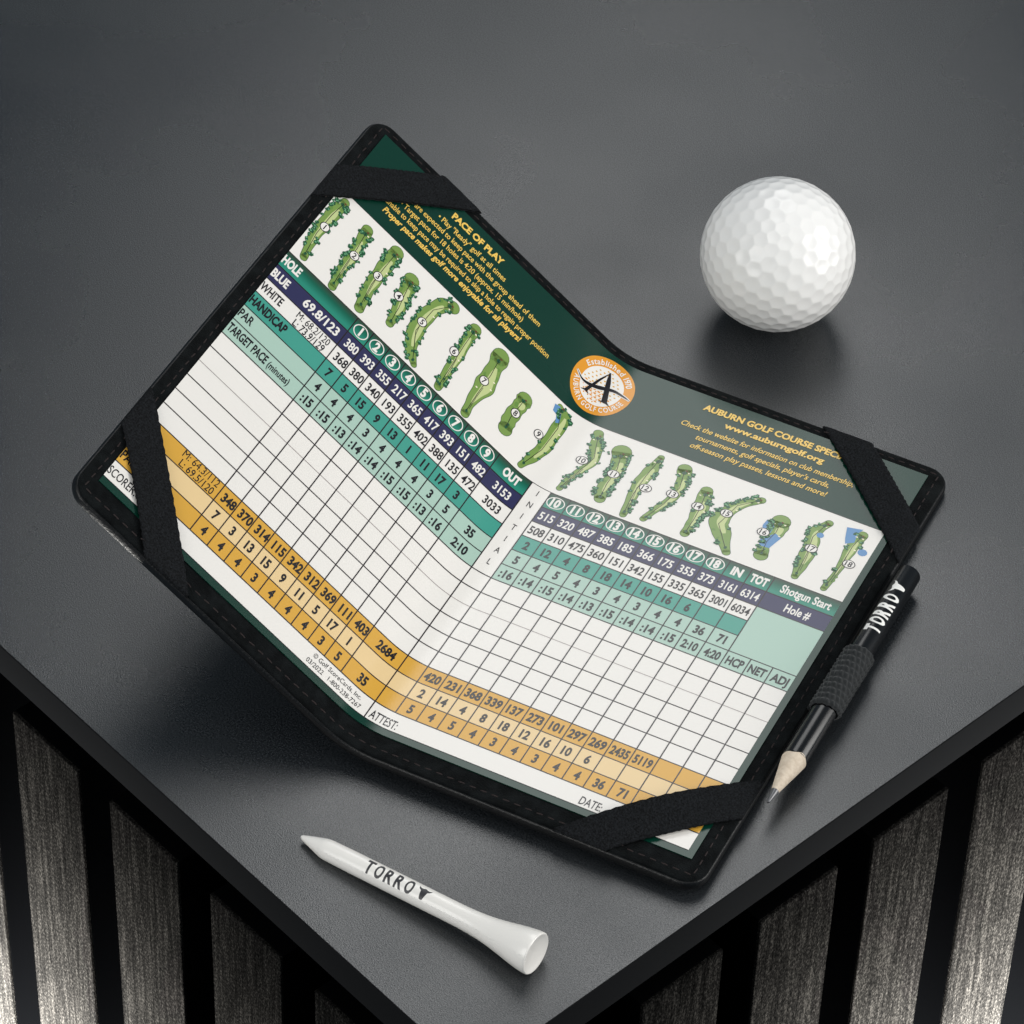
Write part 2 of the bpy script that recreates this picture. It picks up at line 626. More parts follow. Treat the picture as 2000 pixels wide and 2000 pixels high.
def strap(key, u0, u1, b0, b1):
    c = CORN[key]
    mb = MB()
    nw, nu = 44, 14
    for side in (0, 1):
        st, nn = [], []
        for i in range(nw + 1):
            w = -0.012 + 1.024 * i / nw
            for j in range(nu + 1):
                q = j / nu
                u = u0 + (u1 - u0) * q
                wc = min(max(w, 0), 1)
                a, b = wc * u, (1 - wc) * u
                over = max(0, -w, w - 1) * u
                bul = (b0 + (b1 - b0) * q) * math.sin(math.pi * wc) ** 1.3
                e = min(a, b)
                rise = 0.62 * min(1, e / 5.0) ** 0.7
                n = 0.22 + rise + bul + 0.05 * math.sin(i * 2.1 + j) - 0.10 * (abs(q - .5) * 2) ** 6
                n -= over * 1.3
                out = 0.14 if over > 0 else 0.14 * max(0, 1 - e / 1.2)
                if side:
                    n -= 0.5
                    out -= 0.3
                if a < b:
                    a -= out
                else:
                    b -= out
                u_j = 0.10 * math.sin(i * 3.7) if j in (0, nu) else 0
                st.append((c[0] + c[2] * (a + u_j), c[1] + c[3] * (b + u_j)))
                nn.append(n)
        M = nu + 1
        fl = [(i * M + j, i * M + j + 1, (i + 1) * M + j + 1, (i + 1) * M + j) for i in range(nw) for j in range(nu)]
        if (c[2] * c[3] > 0) != (side == 1):
            fl = [q[::-1] for q in fl]
        mb.add(surf(st, np.array(nn)), fl, m_strap)
    M = nu + 1
    B = (nw + 1) * M
    fl = []
    for i in range(nw):
        fl += [(i * M, (i + 1) * M, B + (i + 1) * M, B + i * M), (i * M + nu, B + i * M + nu, B + (i + 1) * M + nu, (i + 1) * M + nu)]
    for j in range(nu):
        fl += [(j, B + j, B + j + 1, j + 1), (nw * M + j, nw * M + j + 1, B + nw * M + j + 1, B + nw * M + j)]
    k = mb.mi(m_strap)
    for q in fl:
        mb.f.append(list(q))
        mb.m.append(k)
    return mb.build("elastic_strap", holder, smooth=True)


strap("tl", 24.6, 38.6, 0.1, 0.7)
strap("bl", 25.2, 40.0, 0.1, 0.4)
strap("tr", 23.6, 37.8, 0.0, 0.5)
strap("br", 24.8, 39.2, 0.5, 2.6)

# stitching: short thread dashes round the rim
mb = MB()
INS = 3.1
a0, a1, b0, b1 = HS0 + INS, HS1 - INS, HT0 + INS - 0.6, HT1 - INS


def stitch(p0, p1):
    mid = ((p0[0] + p1[0]) / 2, (p0[1] + p1[1]) / 2)
    base = 0.42 if in_strap(*mid) else -0.36
    d = np.array(p1) - np.array(p0)
    L = np.linalg.norm(d)
    d = d / L
    nrm = np.array((-d[1], d[0]))
    tw = nrm * random.uniform(-0.12, 0.12)
    st, nn = [], []
    for i in range(5):
        q = i / 4
        p = np.array(p0) + d * L * q + tw * (q - .5) * 2
        h = math.sin(math.pi * q) ** 0.6
        for sg, hh in ((-1, 0), (-.6, .17), (0, .25), (.6, .17), (1, 0)):
            st.append(p + nrm * sg * 0.20)
            nn.append(base - 0.12 + (hh + 0.12) * h)
    mb.add(surf(st, np.array(nn)), [(i * 5 + j, i * 5 + j + 1, (i + 1) * 5 + j + 1, (i + 1) * 5 + j) for i in range(4) for j in range(4)], m_thread)


PITCH_ST, LEN_ST = 3.05, 2.35
for (p, q) in (((a0, b0), (a1, b0)), ((a1, b0), (a1, b1)), ((a1, b1), (a0, b1)), ((a0, b1), (a0, b0))):
    L = math.hypot(q[0] - p[0], q[1] - p[1])
    k = int(L / PITCH_ST)
    for i in range(k):
        f0, f1 = (i + 0.1) / k, (i + 0.1 + LEN_ST / PITCH_ST) / k
        stitch((p[0] + (q[0] - p[0]) * f0, p[1] + (q[1] - p[1]) * f0), (p[0] + (q[0] - p[0]) * f1, p[1] + (q[1] - p[1]) * f1))
mb.build("stitching", holder, smooth=True)

# ------------------------------------------------------------------ score card
SC = [-96.132, -71.069, -65.316, -59.563, -53.809, -48.056, -42.303, -36.549, -30.796, -25.043, -19.289, -7.883, -2.06, 3.693,
      9.446, 15.2, 20.953, 26.706, 32.46, 38.213, 43.966, 49.72, 55.975, 62.323, 68.628, 74.739, 81.031, 82.85]
H = 5.92
TR = [-28.87] + [H * i for i in range(16)] + [94.8, 96.9]
CT0 = -54.1
sheet = MB()
# sheet body (green edge colour), top at n = 0
ss = s_samples(SC[0], SC[27])
top = [(s, t) for s in ss for t in (CT0, TR[18])]
K = len(ss)
sheet.add(np.concatenate([surf(top, 0.0), surf(top, -0.3)]),
          [(2 * i, 2 * i + 1, 2 * i + 3, 2 * i + 2) for i in range(K - 1)] +
          [(2 * K + 2 * i, 2 * K + 2 * i + 2, 2 * K + 2 * i + 3, 2 * K + 2 * i + 1) for i in range(K - 1)] +
          [(2 * i, 2 * i + 2, 2 * K + 2 * i + 2, 2 * K + 2 * i) for i in range(K - 1)] +
          [(2 * i + 1, 2 * K + 2 * i + 1, 2 * K + 2 * i + 3, 2 * i + 3) for i in range(K - 1)] +
          [(0, 2 * K, 2 * K + 1, 1), (2 * K - 2, 2 * K - 1, 4 * K - 1, 4 * K - 2)], i_green)
rect(sheet, SC[0], SC[26], TR[0], TR[17], 0.02, i_white)
N1, N2, N3 = 0.04, 0.06, 0.08
for a, b in ((SC[0], SC[11]), (SC[12], SC[26])):
    rect(sheet, a, b, TR[1], TR[2], N1, i_hole)
    rect(sheet, a, b, TR[2], TR[3], N1, i_blue)
    rect(sheet, a, b, TR[6] - H, TR[7], N1, i_pale)
rect(sheet, SC[0], SC[11], TR[4], TR[5], N1, i_teal)
rect(sheet, SC[12], SC[23], TR[4], TR[5], N1, i_teal)
rect(sheet, SC[23], SC[26], TR[3], TR[5], N1, i_pale)
for k, mt in ((13, i_gold), (14, i_cream), (15, i_gold)):
    rect(sheet, SC[0], SC[26], TR[k], TR[k + 1], N1, mt)
LW = 0.33


def hline(s0, s1, t, w=LW, mt=i_line):
    rect(sheet, s0, s1, t - w / 2, t + w / 2, N2, mt)


def vline(s, t0, t1, w=LW, mt=i_line):
    rect(sheet, s - w / 2, s + w / 2, t0, t1, N2 + 0.004, mt)


hline(SC[0], SC[26], TR[0], 0.18)
hline(SC[0], SC[26], TR[1], 0.2)
for k in range(2, 7):
    hline(SC[0], SC[11], TR[k])
    if k == 2 or k == 3 or k == 6:
        hline(SC[12], SC[26], TR[k])
    else:
        hline(SC[12], SC[23], TR[k])
for k in range(7, 18):
    hline(SC[0], SC[26], TR[k], 0.2 if k in (9, 17) else LW, i_grey if k == 9 else i_line)
for c in range(1, 12):
    vline(SC[c], TR[1], TR[16])
vline(SC[11], TR[16], TR[17])
for c in range(12, 26):
    if c in (24, 25):
        vline(SC[c], TR[6], TR[16])
    else:
        vline(SC[c], TR[1], TR[16])


def mid(c):
    return 0.5 * (SC[c] + SC[c + 1])


B = 0.022
ROWS = {
    2: ("380 393 355 217 365 417 393 151 482 3153".split(), "515 320 487 385 185 366 175 355 373 3161 6314".split()),
    3: ("368 380 340 193 355 402 388 135 472 3033".split(), "508 310 475 360 151 342 155 335 365 3001 6034".split()),
    4: ("7 5 15 9 13 1 11 17 3".split(), "2 12 4 8 18 14 10 16 6".split()),
    5: ("4 4 4 3 4 4 4 3 5 35".split(), "5 4 5 4 3 4 3 4 4 36 71".split()),
    6: (":15 :15 :13 :14 :14 :15 :15 :13 :16 2:10".split(), ":16 :14 :15 :14 :13 :15 :14 :14 :15 2:10 4:20 HCP NET ADJ".split()),
    13: ("348 370 314 115 342 312 369 111 403 2684".split(), "420 231 368 339 137 273 101 297 269 2435 5119".split()),
    14: ("7 3 13 15 9 11 5 17 1".split(), "2 14 4 8 18 12 16 10 6".split()),
    15: ("4 4 4 3 4 4 4 3 5 35".split(), "5 4 5 4 3 4 3 4 4 36 71".split()),
}
for row, (L_, R_) in ROWS.items():
    mt = i_white if row == 2 else i_black
    thin = row == 3
    med = row in (13, 14, 15, 5, 6, 4)
    for side, arr in ((1, L_), (12, R_)):
        for j, w in enumerate(arr):
            c = side + j
            cap = 2.75
            xs = 0.72 if len(w) < 4 else (0.72 if side == 1 and c == 10 else 0.62)
            if w in ("HCP", "NET", "ADJ"):
                text(sheet, w, mid(c), TR[row] + 4.42, cap, mt, N3, width=4.7, bold=0.035)
                continue
            text(sheet, w, mid(c) + (0.5 if row in (2, 3, 13) and side == 1 else 0.0), TR[row] + 4.42, cap, mt, N3, xs=xs,
                 bold=0.018 if thin else (0.022 if not med else 0.038), shear=0.0)
# hole-number ovals
for side in (1, 12):
    for j in range(9):
        c = (mid(side + j) + (0.0 if side == 1 else -0.2), 3.05)
        ring(sheet, c, 2.35 if side == 1 else 2.55, 2.2, 0.30, N3, i_white)
        text(sheet, str(j + (1 if side == 1 else 10)), c[0], c[1] + 1.4, 2.8, i_white, N3 + .02, bold=0.05, xs=0.74)
text(sheet, "OUT", mid(10) + 0.4, 4.45, 2.8, i_white, N3, bold=0.05, width=5.6)
text(sheet, "IN", mid(21), 4.5, 2.8, i_white, N3, bold=0.05, xs=0.74)
text(sheet, "TOT", mid(22), 4.5, 2.8, i_white, N3, bold=0.05, width=4.9)
text(sheet, "Shotgun Start", 72.3, 4.3, 2.8, i_white, N3, bold=0.025, width=14.0)
text(sheet, "Hole #", 72.4, 10.2, 2.8, i_white, N3, bold=0.025, width=7.0)
for (w, s0, t, wd, cap, mt, bd) in (
        ("HOLE", -96.1, 4.4, 6.1, 2.75, i_white, 0.045), ("BLUE", -96.1, 10.2, 5.7, 2.75, i_white, 0.04),
        ("WHITE", -96.1, 16.1, 7.3, 2.75, i_black, 0.02), ("HANDICAP", -96.0, 21.9, 12.4, 2.75, i_black, 0.04),
        ("PAR", -96.0, 27.8, 4.6, 2.75, i_black, 0.02), ("TARGET PACE", -95.9, 33.7, 13.3, 2.75, i_black, 0.03),
        ("(minutes)", -81.9, 33.7, 7.3, 2.2, i_black, 0.02), ("69.8/123", -84.8, 10.2, 12.2, 2.8, i_white, 0.03),
        ("M: 68.2/120", -84.0, 14.65, 11.2, 2.3, i_black, 0.0), ("L: 73.9/129", -83.6, 17.45, 10.6, 2.3, i_black, 0.009),
        ("M: 64.3/112", -84.2, 73.55, 11.9, 2.3, i_black, 0.0), ("L: 69.5/120", -83.5, 76.5, 11.1, 2.3, i_black, 0.006),
        ("PAR", -96.0, 87.2, 4.8, 2.75, i_black, 0.02), ("SCORER:", -96.1, 93.3, 9.0, 2.6, i_black, 0.006),
        ("© Golf ScoreCards, Inc.", -27.3, 91.35, 16.2, 1.4, i_black, 0.0), ("03/2022   1-800-238-7267", -28.2, 93.75, 18.1, 1.4, i_black, 0.0),
        ("ATTEST:", -7.1, 94.0, 7.6, 2.75, i_black, 0.006), ("DATE:", 50.9, 94.0, 5.9, 2.6, i_black, 0.006)):
    text(sheet, w, s0, t, cap, mt, N3, "L", wd, bold=bd)
for j, ch in enumerate("INITIAL"):
    text(sheet, ch, -4.95, 3.6 + 4.72 * j, 2.1, i_line, N3, xs=0.66, bold=0.0)
# header lettering
for (w, s0, t, s1, cap, bd, sh) in (
        ("PACE OF PLAY", -68.3, -49.1, -49.5, 2.1, 0.045, 0), ("• Play \"Ready\" golf at all times", -71.2, -45.4, -46.2, 1.85, 0.012, 0),
        ("• Groups are expected to keep pace with the group ahead of them", -86.0, -42.4, -31.3, 1.85, 0.012, 0),
        ("• Target pace for 18 holes is 4:20 (approx. 15 min/hole)", -81.3, -39.3, -35.9, 1.85, 0.012, 0),
        ("• Groups unable to keep pace may be required to skip a hole to regain proper position", -92.5, -36.3, -24.3, 1.85, 0.012, 0),
        ("Proper pace makes golf more enjoyable for all players!", -84.0, -33.3, -33.2, 1.95, 0.03, 0.18),
        ("AUBURN GOLF COURSE SPECIALS", 19.6, -48.4, 64.0, 2.1, 0.04, 0), ("www.auburngolf.org", 27.4, -44.6, 56.4, 2.05, 0.035, 0),
        ("Check the website for information on club membership,", 16.6, -40.3, 67.0, 1.9, 0.014, 0.15),
        ("tournaments, golf specials, player's cards,", 22.4, -36.9, 61.4, 1.9, 0.014, 0.15),
        ("off-season play passes, lessons and more!", 22.4, -33.4, 61.9, 1.9, 0.014, 0.15)):
    text(sheet, w, s0, t, cap, i_yellow, N3, "L", s1 - s0 - sh * cap * 0.5, bold=bd, shear=sh)
card_loc = surf([(0.0, 25.0)], 0.0)[0] * MM
card = sheet.build("score_card", loc=tuple(card_loc))
tag(card, "printed golf score card with coloured rows and hole maps, tucked under the folder's corner straps", "score card")
card.matrix_world = Matrix.Translation(card.location)

# emblem on the fold (an upright oval, unit radius 10)
em = MB()
EC, EKX, EKY = (-7.8, -41.8), 0.915, 1.055


def ep(x, y):
    return (EC[0] + x * EKX, EC[1] + y * EKY)


def edisc(x, y, rx, ry, n, material, k=10):
    fan(em, ep(x, y), [ep(x + rx * math.cos(2 * math.pi * i / k), y + ry * math.sin(2 * math.pi * i / k)) for i in range(k)], n, material)


def ecirc(r, n, material, k=64):
    edisc(0, 0, r, r, n, material, k)


ecirc(10.0, 0.03, i_orange)
ecirc(6.8, 0.045, i_white)
for iy in range(-6, 7):
    for ix in range(-6, 7):
        x, y = (ix + 0.5 * (iy % 2)) * 1.5, iy * 1.16
        r = math.hypot(x, y)
        if r < 6.2:
            fs = math.sqrt(max(0.12, 1 - (r / 7.2) ** 2))
            if y > 1.6 + 0.25 * x:        # lower rows: orange between white dimples
                edisc(x + .3, y - .42, 0.52, 0.20 + .08 * fs, 0.06, i_orange)
                edisc(x - .45, y + .1, 0.20, 0.30, 0.06, i_orange, 8)
            else:
                edisc(x, y, 0.34, 0.15 + .10 * fs, 0.06, i_gold)
arc_text(em, "Established", EC, 7.35, math.radians(-20), 1.75, i_white, 0.075, 0.98, bold=0.02, kxy=(EKX, EKY), span=94)
arc_text(em, "1970", EC, 7.35, math.radians(46), 1.75, i_white, 0.075, 0.98, bold=0.02, kxy=(EKX, EKY), span=29)
arc_text(em, "AUBURN GOLF COURSE", EC, 7.25, math.pi, 1.65, i_white, 0.075, 0.74, inside=True, bold=0.02, kxy=(EKX, EKY), span=156)


def smooth_path(P, W, k=30):
    P, W = np.array(P, float), np.array(W, float)
    Q = np.vstack([2 * P[0] - P[1], P, 2 * P[-1] - P[-2]])
    V = np.concatenate([[W[0]], W, [W[-1]]])
    out, ow = [], []
    for i in range(k + 1):
        x = (len(P) - 1) * i / k
        j = min(int(x), len(P) - 2)
        u = x - j
        c = np.array([-.5 * u + u * u - .5 * u ** 3, 1 - 2.5 * u * u + 1.5 * u ** 3, .5 * u + 2 * u * u - 1.5 * u ** 3, -.5 * u * u + .5 * u ** 3])
        out.append(tuple(c @ Q[j:j + 4]))
        ow.append(float(c @ V[j:j + 4]))
    return out, np.array(ow)


swp, sww = smooth_path([(-15.9, -41.4), (-13.4, -40.0), (-11.0, -40.1), (-8.5, -41.0), (-6.4, -42.0), (-3.8, -42.8), (-0.6, -42.2), (0.95, -41.6)],
                       [0.12, 0.6, 1.05, 1.35, 1.25, 1.0, 0.55, 0.12])
pathline(em, swp, sww + 0.55, 0.085, i_white)
pathline(em, swp, sww, 0.1, i_black)
a_l, w_l = smooth_path([(-7.75, -47.9), (-9.2, -43.7), (-10.2, -39.8), (-10.75, -37.7)], [0.2, 0.65, 0.9, 1.0], 14)
pathline(em, a_l, w_l, 0.103, i_black)
a_r, w_r = smooth_path([(-7.9, -47.9), (-6.9, -44.8), (-5.8, -41.2), (-4.7, -37.5)], [0.5, 1.25, 1.45, 1.6], 14)
pathline(em, a_r, w_r, 0.106, i_black)
pathline(em, [(-12.2, -37.1), (-11.2, -37.6), (-10.4, -37.6), (-9.5, -37.0)], [0.1, 0.6, 0.6, 0.1], 0.104, i_black)
pathline(em, [(-6.2, -36.9), (-5.2, -37.5), (-4.0, -37.5), (-2.9, -36.9)], [0.1, 0.7, 0.7, 0.1], 0.107, i_black)
em.build("emblem", card)

# hole maps
MAPS = {
    1: ([(-92.2, -2.0), (-93.4, -8.4), (-93.6, -15.3), (-93.4, -21.7), (-92.8, -26.0)], [2.0, 2.8, 3.4, 3.9, 2.6], (-92.9, -14.7), 1.0, 1.0),
    2: ([(-81.6, -1.5), (-82.4, -7.8), (-82.4, -13.7), (-83.0, -19.1), (-83.6, -24.4)], [2.2, 2.8, 3.2, 3.2, 3.4], (-82.1, -14.6), .9, 1.0),
    3: ([(-72.5, -2.6), (-73.7, -9.2), (-73.9, -15.5), (-73.9, -21.5), (-73.8, -25.9)], [2.8, 3.6, 3.8, 4.4, 4.2], (-73.8, -15.2), 1.0, .55),
    4: ([(-63.7, -6.2), (-64.3, -12.0), (-65.3, -17.3), (-66.1, -22.4)], [2.4, 3.6, 4.2, 4.4], (-66.2, -15.2), 1.2, .8),
    5: ([(-52.0, -1.6), (-55.6, -5.6), (-57.3, -12.5), (-57.0, -18.8), (-55.4, -24.0), (-52.9, -25.9)], [1.8, 3.8, 4.8, 4.2, 4.0, 3.6], (-57.1, -14.4), .4, 1.1),
    6: ([(-43.3, -1.8), (-43.7, -7.7), (-44.0, -14.9), (-44.6, -21.4), (-44.5, -25.7)], [2.2, 2.6, 3.0, 3.2, 3.4], (-45.5, -14.8), .45, 1.0),
    7: ([(-33.3, -1.7), (-33.9, -7.0), (-33.5, -13.9), (-34.1, -19.8), (-34.6, -24.9)], [2.4, 3.0, 5.8, 4.4, 5.4], (-34.4, -14.7), 0, 0),
    8: ([(-22.2, -7.7), (-22.8, -11.7), (-22.6, -17.1), (-22.5, -19.9)], [4.0, 4.2, 4.0, 4.8], (-22.4, -14.1), 0, 0),
    9: ([(-13.1, -2.1), (-11.7, -7.2), (-10.7, -12.4), (-10.7, -18.9), (-11.0, -24.7), (-13.6, -27.0)], [1.6, 3.0, 3.6, 3.6, 3.6, 1.6], (-14.0, -14.4), .5, .3),
    10: ([(-1.0, -2.5), (-0.4, -6.5), (0.9, -10.9), (2.3, -15.8), (0.8, -21.4), (-0.9, -26.3)], [1.6, 1.8, 2.0, 2.6, 3.6, 2.6], (-0.3, -14.9), .9, .8),
    11: ([(10.0, -4.1), (9.2, -7.7), (9.5, -13.7), (9.0, -18.1), (7.6, -22.8)], [3.0, 3.6, 3.6, 4.4, 5.0], (9.2, -14.2), 1.3, 1.2),
    12: ([(17.9, -1.7), (17.3, -7.6), (16.7, -14.1), (17.4, -19.9), (17.7, -26.0)], [1.8, 2.4, 3.2, 3.6, 1.6], (18.9, -13.5), .9, .15),
    13: ([(23.2, -2.8), (24.8, -8.1), (26.8, -14.2), (26.5, -20.3), (25.1, -25.0)], [1.6, 2.0, 2.4, 3.2, 3.8], (26.1, -14.9), .9, .3),
    14: ([(35.0, -3.2), (35.0, -8.6), (34.7, -13.8), (33.6, -20.3)], [2.2, 2.8, 4.2, 3.4], (33.9, -13.9), 1.4, .08),
    15: ([(47.4, -2.1), (43.6, -7.8), (41.0, -11.8), (42.3, -18.0), (45.4, -22.1), (47.8, -24.1)], [2.0, 4.6, 5.0, 3.4, 2.6, 2.2], (41.6, -15.2), .12, 1.2),
    16: ([(55.7, -5.5), (55.1, -10.5), (55.9, -15.2), (55.5, -19.2)], [3.8, 2.2, 4.2, 5.0], (52.9, -13.5), 0, 1.5),
    17: ([(66.6, -2.6), (66.3, -9.0), (65.8, -15.2), (64.8, -20.0), (66.8, -24.8)], [1.8, 3.6, 3.8, 3.4, 2.0], (66.3, -14.0), .1, .8),
    18: ([(74.9, -2.2), (75.6, -9.9), (75.5, -16.9), (75.7, -21.2), (76.3, -24.9)], [1.6, 1.6, 2.8, 3.2, 2.6], (77.2, -13.4), .1, .35),
}
WATER = {
    9: [[(-15.2, -26.6), (-14.7, -24.3), (-13.2, -24.0), (-12.2, -21.5), (-11.2, -22.3), (-12.2, -25.2), (-13.6, -27.0)]],
    16: [[(52.0, -18.4), (51.7, -15.9), (52.8, -12.9), (54.6, -13.4), (54.7, -16.6), (53.6, -18.2)],
         [(53.8, -8.6), (53.2, -11.0), (56.0, -14.6), (57.9, -13.6), (56.6, -8.8)]],
    17: [[(66.5 + 1.0 * math.cos(a * .63), -19.6 + 1.0 * math.sin(a * .63)) for a in range(10)]],
    18: [[(71.5, -25.8), (73.5, -26.3), (75.7, -26.9), (74.9, -25.0), (75.4, -21.4), (73.4, -19.9), (72.6, -21.9)],
         [(78.7 + 1.3 * math.cos(a * .63), -19.0 + 1.3 * math.sin(a * .63)) for a in range(10)]],
}


def catmull(P, W, k=40):
    P = np.array(P, float)
    W = np.array(W, float)
    Q = np.vstack([2 * P[0] - P[1], P, 2 * P[-1] - P[-2]])
    V = np.concatenate([[W[0]], W, [W[-1]]])
    out, ow = [], []
    n = len(P) - 1
    for i in range(k + 1):
        x = n * i / k
        j = min(int(x), n - 1)
        u = x - j
        c = np.array([-.5 * u + u * u - .5 * u ** 3, 1 - 2.5 * u * u + 1.5 * u ** 3, .5 * u + 2 * u * u - 1.5 * u ** 3, -.5 * u * u + .5 * u ** 3])
        out.append(c @ Q[j:j + 4])
        ow.append(c @ V[j:j + 4])
    return np.array(out), np.array(ow)


def hole_map(no):
    P, W, cc, dl, dr = MAPS[no]
    rnd = random.Random(no * 13 + 5)
    mb = MB()
    C, w = catmull(P, W)
    w = w * (1 + 0.06 * np.sin(np.arange(41) * 0.7 + no))
    d = np.gradient(C, axis=0)
    d /= np.linalg.norm(d, axis=1)[:, None]
    nn = np.stack([-d[:, 1], d[:, 0]], -1)      # to the right when walking up the card is -nn
    for extra, h, mt in ((0.30, 0.046, i_rim), (0.0, 0.058, i_fair)):
        hw = (w / 2 + extra / 2)[:, None]
        strip(mb, C + nn * hw, C - nn * hw, h, mt)
        for e in (0, -1):
            disc(mb, C[e], w[e] / 2 + extra / 2, w[e] / 2 + extra / 2, h, mt, 16)
    # light fairway
    a, b = (8, 33) if no not in (8, 16) else (24, 34)
    hw = (w[a:b] * 0.24 * np.sin(np.pi * (np.arange(b - a) + .6) / (b - a + .2)) ** .4)[:, None]
    off = nn[a:b] * (w[a:b, None] * 0.12)
    strip(mb, C[a:b] + off + nn[a:b] * hw, C[a:b] + off - nn[a:b] * hw, 0.068, i_light)
    for _ in range(7):          # darker rough patches
        i = rnd.randint(4, 37)
        c = C[i] + nn[i] * rnd.choice((-1, 1)) * w[i] * rnd.uniform(.22, .38)
        disc(mb, c, rnd.uniform(.35, .7), rnd.uniform(.4, .9), 0.063, i_rough, 9, 0.25)
    # water
    for wp in WATER.get(no, []):
        c = np.mean(wp, axis=0)
        fan(mb, c, wp, 0.074, i_water)
    # sand
    for q in ((37, .3), (36, -.32), (24, .36)) + (((18, .3), (20, .34), (16, -.3)) if no in (7, 6, 17) else ()):
        if rnd.random() < 0.85 and no != 8:
            c = C[q[0]] + nn[q[0]] * q[1] * w[q[0]]
            disc(mb, c, .34, .22, 0.076, i_sand, 9, 0.2)
    # putting green and tees
    disc(mb, C[37], .62, .62, 0.08, i_tree, 12, 0.2)
    disc(mb, C[2], .42, .55, 0.08, i_tree, 10, 0.2)
    if no in (3, 5, 6, 11, 16, 8):
        disc(mb, C[6] + nn[6] * .35, .32, .4, 0.08, i_tree, 9, 0.2)
    # trees
    for sgn, dens in ((1, dl), (-1, dr)):
        k = int(23 * dens)
        for _ in range(k):
            i = rnd.randint(3, 38)
            dist = w[i] / 2 * rnd.uniform(0.72, 1.05) + rnd.uniform(-.1, .55) * min(1.3, dens + .2)
            c = C[i] + nn[i] * sgn * dist
            r = rnd.uniform(.36, .70)
            for q in range(3):
                cq = c + np.array((rnd.uniform(-.4, .4), rnd.uniform(-.4, .4)))
                disc(mb, cq, r * rnd.uniform(.6, 1), r * rnd.uniform(.6, 1), 0.088 + 0.002 * q, i_tree, 8, 0.28)
            disc(mb, c + np.array((rnd.uniform(-.25, .25), -.15)), r * .5, r * .4, 0.098, i_tree2, 7, 0.3)
    # playing line
    idx = [2, 14, 26, 38]
    pathline(mb, [tuple(C[i] + nn[i] * 0.0) for i in idx], 0.16, 0.104, i_black)
    if no in (2, 3, 5, 6, 7, 10, 12, 17, 18):
        pathline(mb, [tuple(C[i] + nn[i] * o_) for i, o_ in ((4, .5), (12, .42), (18, 0.1))], 0.12, 0.104, i_black)
    fl = C[38] + np.array((0.15, -.75))
    poly(mb, [tuple(fl), (fl[0] + .75, fl[1] + .28), (fl[0] + .1, fl[1] + .6)], 0.108, i_flag)
    # number disc
    rx = 1.5 if no < 10 else 1.75
    disc(mb, cc, rx, 1.54, 0.112, i_black, 28)
    disc(mb, cc, rx - .24, 1.3, 0.118, i_white, 28)
    text(mb, str(no), cc[0], cc[1] + .88, 1.76, i_black, 0.126, xs=0.9, bold=0.022)
    return mb.build("hole_map", card)


for no in MAPS:
    hole_map(no)

# ------------------------------------------------------------------ golf ball
BC = np.array((-142.153, 238.381, 21.35))
BR = 21.35


def icosphere(sub):
    bm = bmesh.new()
    bmesh.ops.create_icosphere(bm, subdivisions=sub, radius=1.0)
    v = np.array([x.co[:] for x in bm.verts])
    bm.verts.index_update()
    f = [[q.index for q in p.verts] for p in bm.faces]
    bm.free()
    return v, f


def geodesic(n):
    bm = bmesh.new()
    bmesh.ops.create_icosphere(bm, subdivisions=1, radius=1.0)
    vs = [x.co.copy() for x in bm.verts]
    pts = {}
    for fc in bm.faces:
        a, b, c = [q.co for q in fc.verts]
        for i in range(n + 1):
            for j in range(n + 1 - i):
                p = (a * i + b * j + c * (n - i - j)).normalized()
                pts[(round(p.x, 4), round(p.y, 4), round(p.z, 4))] = p[:]
    bm.free()
    return np.array(list(pts.values()))


cent = geodesic(6)
bv, bf = icosphere(7)
d1 = np.empty(len(bv))
for i in range(0, len(bv), 8192):
    d1[i:i + 8192] = np.arccos(np.clip((bv[i:i + 8192] @ cent.T).max(1), -1, 1))
RD = 0.114
depth = 0.27
h = np.where(d1 < RD, -depth * (1 - (d1 / RD) ** 2) ** 1.35, 0.0)
ry = Matrix.Rotation(0.55, 3, "X") @ Matrix.Rotation(0.35, 3, "Y") @ Matrix.Rotation(0.2, 3, "Z")
bw = (bv * (BR + h)[:, None]) @ np.array(ry).T + BC
mb = MB()
mb.add(bw, bf, m_ball)
ball = mb.build("golf_ball", loc=(BC[0] * MM, BC[1] * MM, 0.0), smooth=True)
tag(ball, "white dimpled golf ball resting on the table behind the open folder", "golf ball")


# ------------------------------------------------------------------ lathe along an axis, and lettering wrapped on it
def axis_frame(A, Bp):
    A, Bp = np.array(A, float), np.array(Bp, float)
    ax = (Bp - A) / np.linalg.norm(Bp - A)
    camp = np.array((425.408, -398.716, 766.399))
    v = camp - (A + Bp) / 2
    v = v - (v @ ax) * ax
    v /= np.linalg.norm(v)
    w = np.cross(ax, v)
    return A, ax, v, w


def lathe(mb, fr, prof, material, k=48):
    A, ax, v, w = fr
    V = []
    for x, r in prof:
        for i in range(k):
            a = 2 * math.pi * i / k
            V.append(A + ax * x + r * (math.cos(a) * v + math.sin(a) * w))
    F = [(j * k + i, j * k + (i + 1) % k, (j + 1) * k + (i + 1) % k, (j + 1) * k + i) for j in range(len(prof) - 1) for i in range(k)]
    mb.add(V, F, material)


BULL = [(-.52, .50), (-.44, .38), (-.30, .33), (-.16, .34), (-.06, .40), (.06, .40), (.16, .34), (.30, .33), (.44, .38), (.52, .50),
        (.47, .28), (.36, .18), (.26, .13), (.22, -.08), (.17, -.30), (.13, -.46), (.06, -.50), (-.06, -.50), (-.13, -.46), (-.17, -.30),
        (-.22, -.08), (-.26, .13), (-.36, .18), (-.47, .28)]


